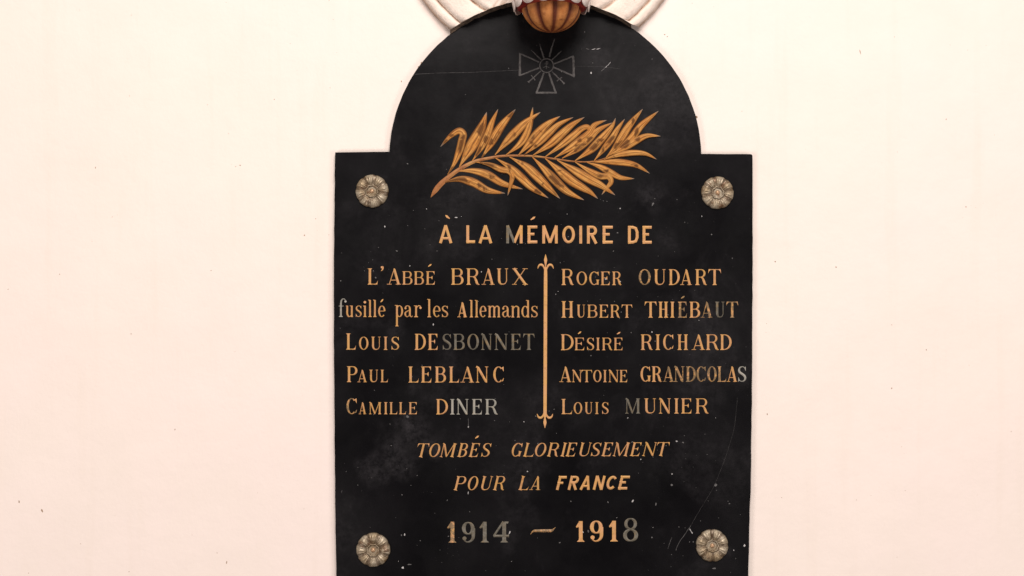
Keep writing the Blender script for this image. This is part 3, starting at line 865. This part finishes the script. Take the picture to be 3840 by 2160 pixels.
# ------------------------------------------------------------------ faint carved war cross
f5 = lambda x, y: (1860 + x / 5.795, 120 + y / 5.795)
def carve(ink, pts, wd):
    n = len(pts)
    pts2, w2 = [], []
    for i in range(n - 1):
        for k_ in range(6):
            t = k_ / 6
            pts2.append((pts[i][0] * (1 - t) + pts[i + 1][0] * t + random.uniform(-4, 4), pts[i][1] * (1 - t) + pts[i + 1][1] * t + random.uniform(-4, 4)))
            a, b = (wd[i], wd[i + 1]) if isinstance(wd, list) else (wd, wd)
            w2.append((a * (1 - t) + b * t) * random.uniform(.8, 1.1))
    pts2.append(pts[-1]); w2.append(wd[-1] if isinstance(wd, list) else wd)
    ink.stroke([f5(*p) for p in pts2], [x / 5.795 for x in w2], ridge=.0002)
ink = Ink(.0002)
for pts, wd in [([(500, 462), (940, 655)], 32), ([(520, 470), (518, 955)], 52), ([(510, 950), (940, 780)], 32), ([(1262, 690), (1690, 520)], 34), ([(1675, 530), (1685, 700), (1690, 968)], 52), ([(1255, 768), (1710, 972)], 40),
                ([(1040, 890), (880, 1325)], 42), ([(1150, 890), (1300, 1325)], 44), ([(860, 1318), (1320, 1318)], 46), ([(1042, 570), (980, 380), (948, 255)], [38, 28, 8]), ([(1160, 545), (1205, 360), (1275, 150)], [42, 38, 12]),
                ([(985, 605), (760, 392)], [30, 14]), ([(1212, 612), (1420, 412)], [28, 12])]:
    carve(ink, pts, wd)
cross = ink.done('cross_emblem', [M_CARVE], plaque)
cross['label'] = 'faint grey carved war cross with crossed swords'
ink = Ink(.0002)
ring = [f5(1100 + 148 * math.cos(i * math.pi / 20), 730 + 150 * math.sin(i * math.pi / 20)) for i in range(40)]
ink.stroke(ring, [24 / 5.795] * 40, closed=True, ridge=.0002)
for pts, wd in [([(1090, 640), (1090, 805)], 15), ([(1090, 640), (1125, 645), (1132, 675), (1118, 700), (1092, 704)], 12), ([(1025, 772), (1060, 760), (1090, 735), (1120, 760), (1158, 772)], 12), ([(1050, 690), (1090, 692)], 10)]:
    carve(ink, pts, wd)
ink.done('medallion', [M_CARVE], cross)
for a, b, c, d in [((975, 848), (708, 1085), (762, 935), (850, 1048)), ((1213, 858), (1478, 1118), (1432, 982), (1322, 1068))]:
    ink = Ink(.0002)
    carve(ink, [a, b], 27)
    carve(ink, [c, d], 24)
    e = Vector(b) + (Vector(b) - Vector(a)).normalized() * 2
    nrm = Vector((-(b[1] - a[1]), b[0] - a[0])).normalized() * 22
    carve(ink, [tuple(e + nrm), tuple(e - nrm)], 22)
    ink.done('sword', [M_CARVE], cross)

# ------------------------------------------------------------------ gilded palm branch
f2 = lambda x, y: (1560 + x / 2.6833, 360 + y / 2.6833)
ink = Ink(.0011)
stempts = [(148, 1022, 3), (192, 955, 55), (250, 885, 62), (330, 815, 52), (430, 742, 46), (520, 690, 42), (610, 652, 38), (720, 628, 34), (850, 606, 28), (1000, 600, 25), (1200, 607, 23), (1400, 634, 20), (1560, 656, 18), (1700, 664, 17), (1800, 655, 15), (1900, 628, 14), (1990, 580, 10)]
c = catmull(stempts, 5)
ink.stroke([f2(a, b) for a, b, _ in c], [max(1.5, w_ * .88) / 2.6833 for _, _, w_ in c])
branch = ink.done('palm_branch', [M_STEM], plaque)
branch['label'] = 'gilded palm branch with many pointed leaves'

def leaf(pts, wmax, order, prof=None, peak=.45):
    c = catmull(pts, 8)
    n = len(c)
    bm = bmesh.new()
    uvl = bm.loops.layers.uv.new('UVMap')
    rows, us = [], []
    L = [0]
    for a, b in zip(c, c[1:]): L.append(L[-1] + math.hypot(b[0] - a[0], b[1] - a[1]))
    z0 = FACE + .0002 + order * .00022
    for i, p in enumerate(c):
        u = L[i] / L[-1]
        a, b = Vector(c[max(i - 1, 0)][:2]), Vector(c[min(i + 1, n - 1)][:2])
        t = (b - a).normalized(); nr = Vector((-t.y, t.x))
        if u < peak: k = .10 + .90 * math.sin(u / peak * math.pi / 2) ** 1.45
        else: k = math.cos((u - peak) / (1 - peak) * math.pi / 2) ** .85
        wv = wmax * .84 * k / 2 * (p[2] if len(p) > 2 else 1) + 1.0
        row = []
        for j, v in enumerate((-1, -.94, -.5, 0, .5, .94, 1)):
            h = (.0017 * (1 - abs(v) ** 1.6) - (.0002 if v == 0 else 0)) * min(1, k + .15)
            if abs(v) == 1: h = -order * .00022 - .0004
            s_ = Vector(p[:2]) + nr * wv * v
            row.append((bm.verts.new(P(*f2(s_.x, s_.y), z0 + h)), (u, (v + 1) / 2)))
        rows.append(row)
    for A, B in zip(rows, rows[1:]):
        for j in range(6):
            vs_ = (A[j], A[j + 1], B[j + 1], B[j])
            f = bm.faces.new([x[0] for x in vs_])
            f.smooth = j not in (0, 5)
            for lp, x in zip(f.loops, vs_): lp[uvl].uv = x[1]
    return link('leaf', bm, [M_LEAF], branch)

leaves = [
 ([(318, 792), (385, 680), (437, 550), (462, 450), (474, 385), (430, 352), (345, 405), (245, 512)], 98),
 ([(565, 655), (655, 520), (722, 385), (765, 265), (826, 132)], 95),
 ([(437, 712), (525, 560), (605, 425), (662, 310), (712, 162)], 150),
 ([(660, 622), (742, 500), (806, 385), (880, 275), (1002, 133)], 112),
 ([(900, 598), (1040, 490), (1110, 385), (1152, 260), (1176, 112)], 92),
 ([(795, 592), (895, 480), (1000, 370), (1108, 265), (1252, 163)], 115),
 ([(1030, 596), (1148, 470), (1248, 355), (1342, 272), (1452, 203)], 118),
 ([(1090, 592), (1230, 480), (1338, 375), (1440, 285), (1584, 214)], 92),
 ([(1175, 598), (1350, 485), (1475, 375), (1578, 285), (1697, 213)], 108),
 ([(1470, 628), (1625, 535), (1745, 430), (1830, 345), (1978, 268)], 95),
 ([(1395, 622), (1550, 525), (1655, 450), (1745, 375), (1800, 290), (1920, 243)], 108),
 ([(1300, 612), (1450, 505), (1570, 410), (1660, 335), (1725, 312), (1745, 365), (1690, 462)], 92),
 ([(1600, 652), (1755, 545), (1858, 440), (1930, 360), (1982, 290), (2008, 222)], 108),
 ([(1790, 655), (1888, 535), (1970, 430), (2030, 330), (2102, 230)], 88),
 ([(1910, 622), (2000, 520), (2065, 425), (2145, 300), (2282, 130)], 105),
 ([(1965, 592), (2080, 500), (2175, 415), (2275, 290), (2442, 150)], 98),
 ([(1930, 600), (2090, 525), (2225, 445), (2330, 400), (2462, 405)], 92),
 ([(1890, 640), (2040, 592), (2180, 572), (2310, 582), (2422, 638)], 78),
 ([(1770, 664), (1950, 662), (2100, 672), (2225, 702), (2352, 780)], 84),
 ([(1720, 668), (1850, 712), (1960, 772), (2060, 822), (2197, 832)], 84),
 ([(1600, 664), (1735, 748), (1850, 805), (1935, 812), (1962, 865), (1915, 930), (1868, 995)], 88),
 ([(1420, 645), (1580, 740), (1740, 835), (1870, 905), (2004, 998)], 118),
 ([(1300, 628), (1430, 740), (1560, 850), (1680, 925), (1755, 970), (1830, 1034)], 122),
 ([(1170, 612), (1285, 730), (1400, 850), (1525, 965), (1692, 1048)], 112),
 ([(940, 612), (1105, 710), (1228, 820), (1345, 935), (1448, 1033)], 118),
 ([(800, 624), (945, 720), (1058, 822), (1170, 925), (1332, 1028)], 108),
 ([(600, 664), (740, 690), (850, 738), (930, 755), (968, 805), (950, 900), (922, 1003)], 80),
 ([(400, 758), (560, 752), (720, 792), (870, 880), (1074, 937)], 100),
 ([(290, 868), (440, 836), (580, 872), (720, 948), (897, 980)], 108),
]
for i, (pts, wm) in enumerate(leaves):
    leaf(pts, wm, i % 9)

# ------------------------------------------------------------------ four metal rosettes
def make_rosette(r):
    """flower-shaped screw cover, r in metres, facing -y, its back at y = 0"""
    root = empty('rosette', (0, 0, 0))
    random.seed(3)
    NA, NR = 160, 40
    bm = bmesh.new()
    gl = bm.verts.layers.float.new('grime_shade')
    rings = []
    for i in range(NR + 1):
        rr = .34 + (1 - .34) * i / NR
        ring = []
        for j in range(NA):
            a = 2 * math.pi * j / NA
            pet = abs(math.sin(a * 4))                 # eight petals, groove where 0
            fl = pet ** .45
            edge = 1 - .075 * (1 - pet) ** 2.2 + .02 * math.sin(a * 8 + 1) * pet
            x = (rr - .34) / .66
            rad = (.34 + .66 * x * edge) * r * (1 + .012 * noise.noise((math.cos(a) * 3, math.sin(a) * 3, 1)))
            dome = math.sin(min(1, x * 1.02) * math.pi * .93 + .12) ** .7 if x < .98 else .15
            hgt = .07 + .23 * dome * (.55 + .45 * fl)
            # the turned lip and ribs of each petal
            rib = math.cos(a * 8 * 2) if pet > .75 else math.cos(a * 8 * 4) * .7
            hgt += .035 * rib * max(0.0, math.sin(x * math.pi)) ** .6
            hgt += .05 * math.exp(-((x - .06) / .06) ** 2) * (.6 + .4 * math.cos(a * 16))
            hgt += .018 * noise.noise((math.cos(a) * 6 * rr, math.sin(a) * 6 * rr, 5))
            if i == NR: hgt = 0
            v = bm.verts.new((math.cos(a) * rad, -hgt * r, math.sin(a) * rad))
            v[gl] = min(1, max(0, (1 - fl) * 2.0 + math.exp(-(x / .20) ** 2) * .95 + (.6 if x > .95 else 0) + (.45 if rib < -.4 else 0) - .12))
            ring.append(v)
        rings.append(ring)
    for A, B in zip(rings, rings[1:]):
        for j in range(NA):
            bm.faces.new((A[j], A[(j + 1) % NA], B[(j + 1) % NA], B[j]))
    link('petals', bm, M_ROS, root, True)
    # cup in the middle
    bm = bmesh.new()
    gl = bm.verts.layers.float.new('grime_shade')
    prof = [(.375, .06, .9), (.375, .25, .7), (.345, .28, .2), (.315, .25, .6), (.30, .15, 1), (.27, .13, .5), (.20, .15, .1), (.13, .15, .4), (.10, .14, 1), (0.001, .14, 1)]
    prev = None
    for pr, ph, pg in prof:
        ring = []
        for j in range(64):
            a = 2 * math.pi * j / 64
            wob = 1 + (.05 * math.cos(a * 8) if .28 < pr < .38 else 0)
            v = bm.verts.new((math.cos(a) * pr * r * wob, -ph * r, math.sin(a) * pr * r * wob)); v[gl] = pg
            ring.append(v)
        if prev:
            for j in range(64): bm.faces.new((prev[j], prev[(j + 1) % 64], ring[(j + 1) % 64], ring[j]))
        prev = ring
    link('cup', bm, M_ROS, root, True)
    bm = bmesh.new()
    prev = None
    for k in range(9):
        a = k / 8 * math.pi / 2
        ring = [bm.verts.new((math.cos(b) * .14 * r * math.cos(a) if k < 8 else math.cos(b) * .002 * r, -(.12 + .13 * math.sin(a)) * r, (math.sin(b) * .14 * r * math.cos(a)) if k < 8 else math.sin(b) * .002 * r)) for b in [2 * math.pi * j / 24 for j in range(24)]]
        if prev:
            for j in range(24): bm.faces.new((prev[j], prev[(j + 1) % 24], ring[(j + 1) % 24], ring[j]))
        prev = ring
    link('knob', bm, M_KNOB, root, True)
    return root
ros0 = make_rosette(.0312)
for i, (x, y, sc, rot, lab) in enumerate([
        (1395.7, 717, 1.0, 0.2, 'grey metal flower rosette with a shiny copper knob on the plaque beside the palm stem'),
        (2690, 723, .985, 0.55, 'tawny metal flower rosette on the plaque shoulder beyond the palm tip'),
        (1400, 2061, 1.03, 0.38, 'pale chipped flower rosette with a dull knob on the plaque left of 1914'),
        (2670, 2045, .985, 0.75, 'brownest and dustiest flower rosette on the plaque right of 1918')]):
    if i == 0:
        o = ros0
    else:
        o = ros0.copy(); COL.objects.link(o)
        for ch in list(ros0.children):
            c2 = ch.copy(); COL.objects.link(c2); c2.parent = o
    o.location = P(x, y, FACE - .0005)
    o.rotation_euler = (0, rot, 0)
    o.scale = (sc, sc, sc)
    tag(o, lab, 'rosette', 'metal rosettes fixing the plaque')

# ------------------------------------------------------------------ round plaster moulding, cut away over the arch of the plaque
MC = (2037, -318)
profile = [(554, 0.000), (549, .007), (545, .012), (538, .0155), (526, .017), (517, .0165), (511, .0135), (508, .013), (505, .0155), (500, .019), (480, .0215), (455, .0235), (432, .0245), (424, .024), (420, .0215), (416, .021), (412, .0225), (407, .026), (395, .0275), (330, .029), (250, .030), (170, .030)]
bm = bmesh.new()
profile = [(r_, h_ * 1.45) for r_, h_ in profile]
CUTR = 597
def cutlimit(ang):
    """largest radius from MC (towards ang, measured from straight down) that stays outside the plaque's arch circle"""
    dx, dy = math.sin(ang), math.cos(ang)
    ox, oy = MC[0] - AC[0], MC[1] - AC[1]
    b = ox * dx + oy * dy
    cc = ox * ox + oy * oy - CUTR * CUTR
    disc = b * b - cc
    if disc < 0: return None
    t = -b - math.sqrt(disc)
    return t if t > 0 else None
NA = 240
rows, edge_rows = [], []
for i in range(NA + 1):
    ang = -math.pi + 2 * math.pi * i / NA
    if abs(ang) > math.radians(150): 
        pass
    lim = cutlimit(ang)
    wob = 4.0 * noise.noise((i * .35, 0, 3)) + 3.0 * noise.noise((i * 1.1, 4, 3))
    lim = 1e9 if lim is None else lim + wob
    row = []
    for r, h in profile:
        rr = min(r, lim)
        # height of the profile at the clipped radius
        hh = h
        if r > lim:
            for (ra, ha_), (rb, hb) in zip(profile, profile[1:]):
                if rb <= lim <= ra:
                    hh = ha_ + (hb - ha_) * ((ra - lim) / (ra - rb))
        hh = hh + (.0022 * noise.noise((i * .2, rr * .02, 1)) + .0012 * noise.noise((i * .7, rr * .05, 7))) * min(1, hh / .01)
        rr += 2.2 * noise.noise((i * .5, r * .03, 11)) if r < lim - 12 else 0
        row.append((MC[0] + rr * math.sin(ang), MC[1] + rr * math.cos(ang), hh))
    rows.append((row, lim < 556))
gl = bm.verts.layers.float.new('grime_shade')
verts = []
for row, _ in rows[:-1]:
    vr = []
    for (x, y, h), (r, hp) in zip(row, profile):
        v = bm.verts.new(P(x, y, h))
        v[gl] = .9 if 507 < r < 512 or 414 < r < 421 else (.75 if r > 548 else 0.05)  # brown dirt in the grooves; shading painted along the outer edge
        vr.append(v)
    verts.append(vr)
n = len(verts)
for i in range(n):
    A, B = verts[i], verts[(i + 1) % n]
    for j in range(len(profile) - 1):
        bm.faces.new((A[j], A[j + 1], B[j + 1], B[j]))
    cv = A[-1]
bm.faces.new([v[-1] for v in verts])
bmesh.ops.remove_doubles(bm, verts=bm.verts, dist=1e-5)
moulding = empty('wall_moulding', P(MC[0], MC[1], 0))
tag(moulding, 'round cream plaster moulding on the wall, cut away over the top of the plaque', 'moulding')
link('moulded_ring', bm, M_PLASTER, moulding, True)
# the raw cut face below it
bm = bmesh.new()
prev = None
for i, (row, cut) in enumerate(rows):
    if not cut:
        prev = None
        continue
    x, y, h = row[0]
    hm = max(p[2] for p in row[:2])
    vs_ = []
    for k in range(5):
        hh = .0115 + (hm + .0006 - .0115) * k / 4
        jy = 5.0 * noise.noise((i * .8, k * 1.7, 9))
        vs_.append(bm.verts.new(P(x, y + 1.0 + jy + (4 - k) * 3.6, hh)))
    if prev:
        for a, b, c_, d in zip(prev, prev[1:], vs_[1:], vs_):
            bm.faces.new((a, b, c_, d))
    prev = vs_
link('raw_edge', bm, M_CUT, moulding)

# ------------------------------------------------------------------ painted pendant hanging in front of the moulding
pend_c = P(2068, 0, .085)
pend = empty('pendant', pend_c)
tag(pend, 'ochre ribbed gourd-shaped pendant with oxblood and white collar above the arched plaque top', 'pendant')
R0 = 113 * S * (D - .085) / D
zb = P(0, 121, .085).z
H = R0 * 1.02
NL = 10
prof = []
for k in range(25):
    a = k / 24 * math.pi / 2
    prof.append((math.sin(a) ** .94, 1 - math.cos(a)))
prof += [(1.0, 1.1), (.985, 1.25), (.95, 1.4), (.90, 1.55)]
bm = bmesh.new()
gl = bm.verts.layers.float.new('grime_shade')
prev = None
NA = 200
for pr, ph in prof:
    ring = []
    for j in range(NA):
        a = 2 * math.pi * j / NA
        th = a - math.radians(6)
        lobe = abs(math.sin(th * NL / 2))
        g_ = (1 - lobe ** .6)
        rad = pr * R0 * (1 - .15 * g_ * min(1, pr * 1.6)) * (1 + .012 * noise.noise((math.cos(a) * 2, math.sin(a) * 2, ph * 2)))
        v = bm.verts.new((pend_c.x + rad * math.sin(a), pend_c.y - rad * math.cos(a), zb + ph * H * .86 + .0006 * noise.noise((math.cos(a) * 3, math.sin(a) * 3, ph))))
        v[gl] = min(1, g_ * 1.5 + .55 * max(0, 1 - ph / .18))  # darker seams; dirt and painted-in shading towards the bottom
        ring.append(v)
    if prev:
        for j in range(NA): bm.faces.new((prev[j], prev[(j + 1) % NA], ring[(j + 1) % NA], ring[j]))
    prev = ring
gourd = link('gourd', bm, M_GOURD, pend, True)
# oxblood collar above it
bm = bmesh.new()
prev = None
zc = P(0, 38, .085).z
for pr, dz in [(.80, .000), (1.02, -.002), (1.16, .002), (1.25, .012), (1.30, .026), (1.33, .045), (1.34, .075)]:
    ring = []
    for j in range(120):
        a = 2 * math.pi * j / 120
        rad = pr * R0 * (1 + .02 * math.cos(a * 14))
        z = zc + dz
        # the collar climbs towards the front so the gourd shows below it
        z += .009 * max(0, math.cos(a)) ** .8
        ring.append(bm.verts.new((pend_c.x + rad * math.sin(a), pend_c.y - rad * math.cos(a), z)))
    if prev:
        for j in range(120): bm.faces.new((prev[j], prev[(j + 1) % 120], ring[(j + 1) % 120], ring[j]))
    prev = ring
collar = link('collar', bm, M_RED, pend, True)
# white scallops painted and raised over the collar
for kx in range(14):
    am = 2 * math.pi * (kx + .5) / 14
    bm = bmesh.new()
    prev = None
    for iu in range(13):
        u = iu / 12 * 2 - 1
        a = am + u * math.pi / 14 * .86
        low = .5 * (abs(u) ** 2.4)
        col = []
        for iv in range(7):
            v = iv / 6
            zz = -.0035 + low * .014 + v * (.0755 - low * .014)
            # collar radius at that height
            t = zz / .075
            rad = R0 * (1.22 + .12 * max(0.0, min(1, t * 1.7)) ** .6 + .028 * (1 - abs(u) ** 2))
            z = zc + zz + .009 * max(0, math.cos(a)) ** .8
            col.append(bm.verts.new((pend_c.x + rad * math.sin(a), pend_c.y - rad * math.cos(a), z)))
        if prev:
            for p0, p1, p2, p3 in zip(prev, prev[1:], col[1:], col): bm.faces.new((p0, p1, p2, p3))
        prev = col
    bmesh.ops.recalc_face_normals(bm, faces=bm.faces)
    sol = bmesh.ops.solidify(bm, geom=list(bm.faces), thickness=.002)
    link('scallop', bm, M_SCAL, collar, True)
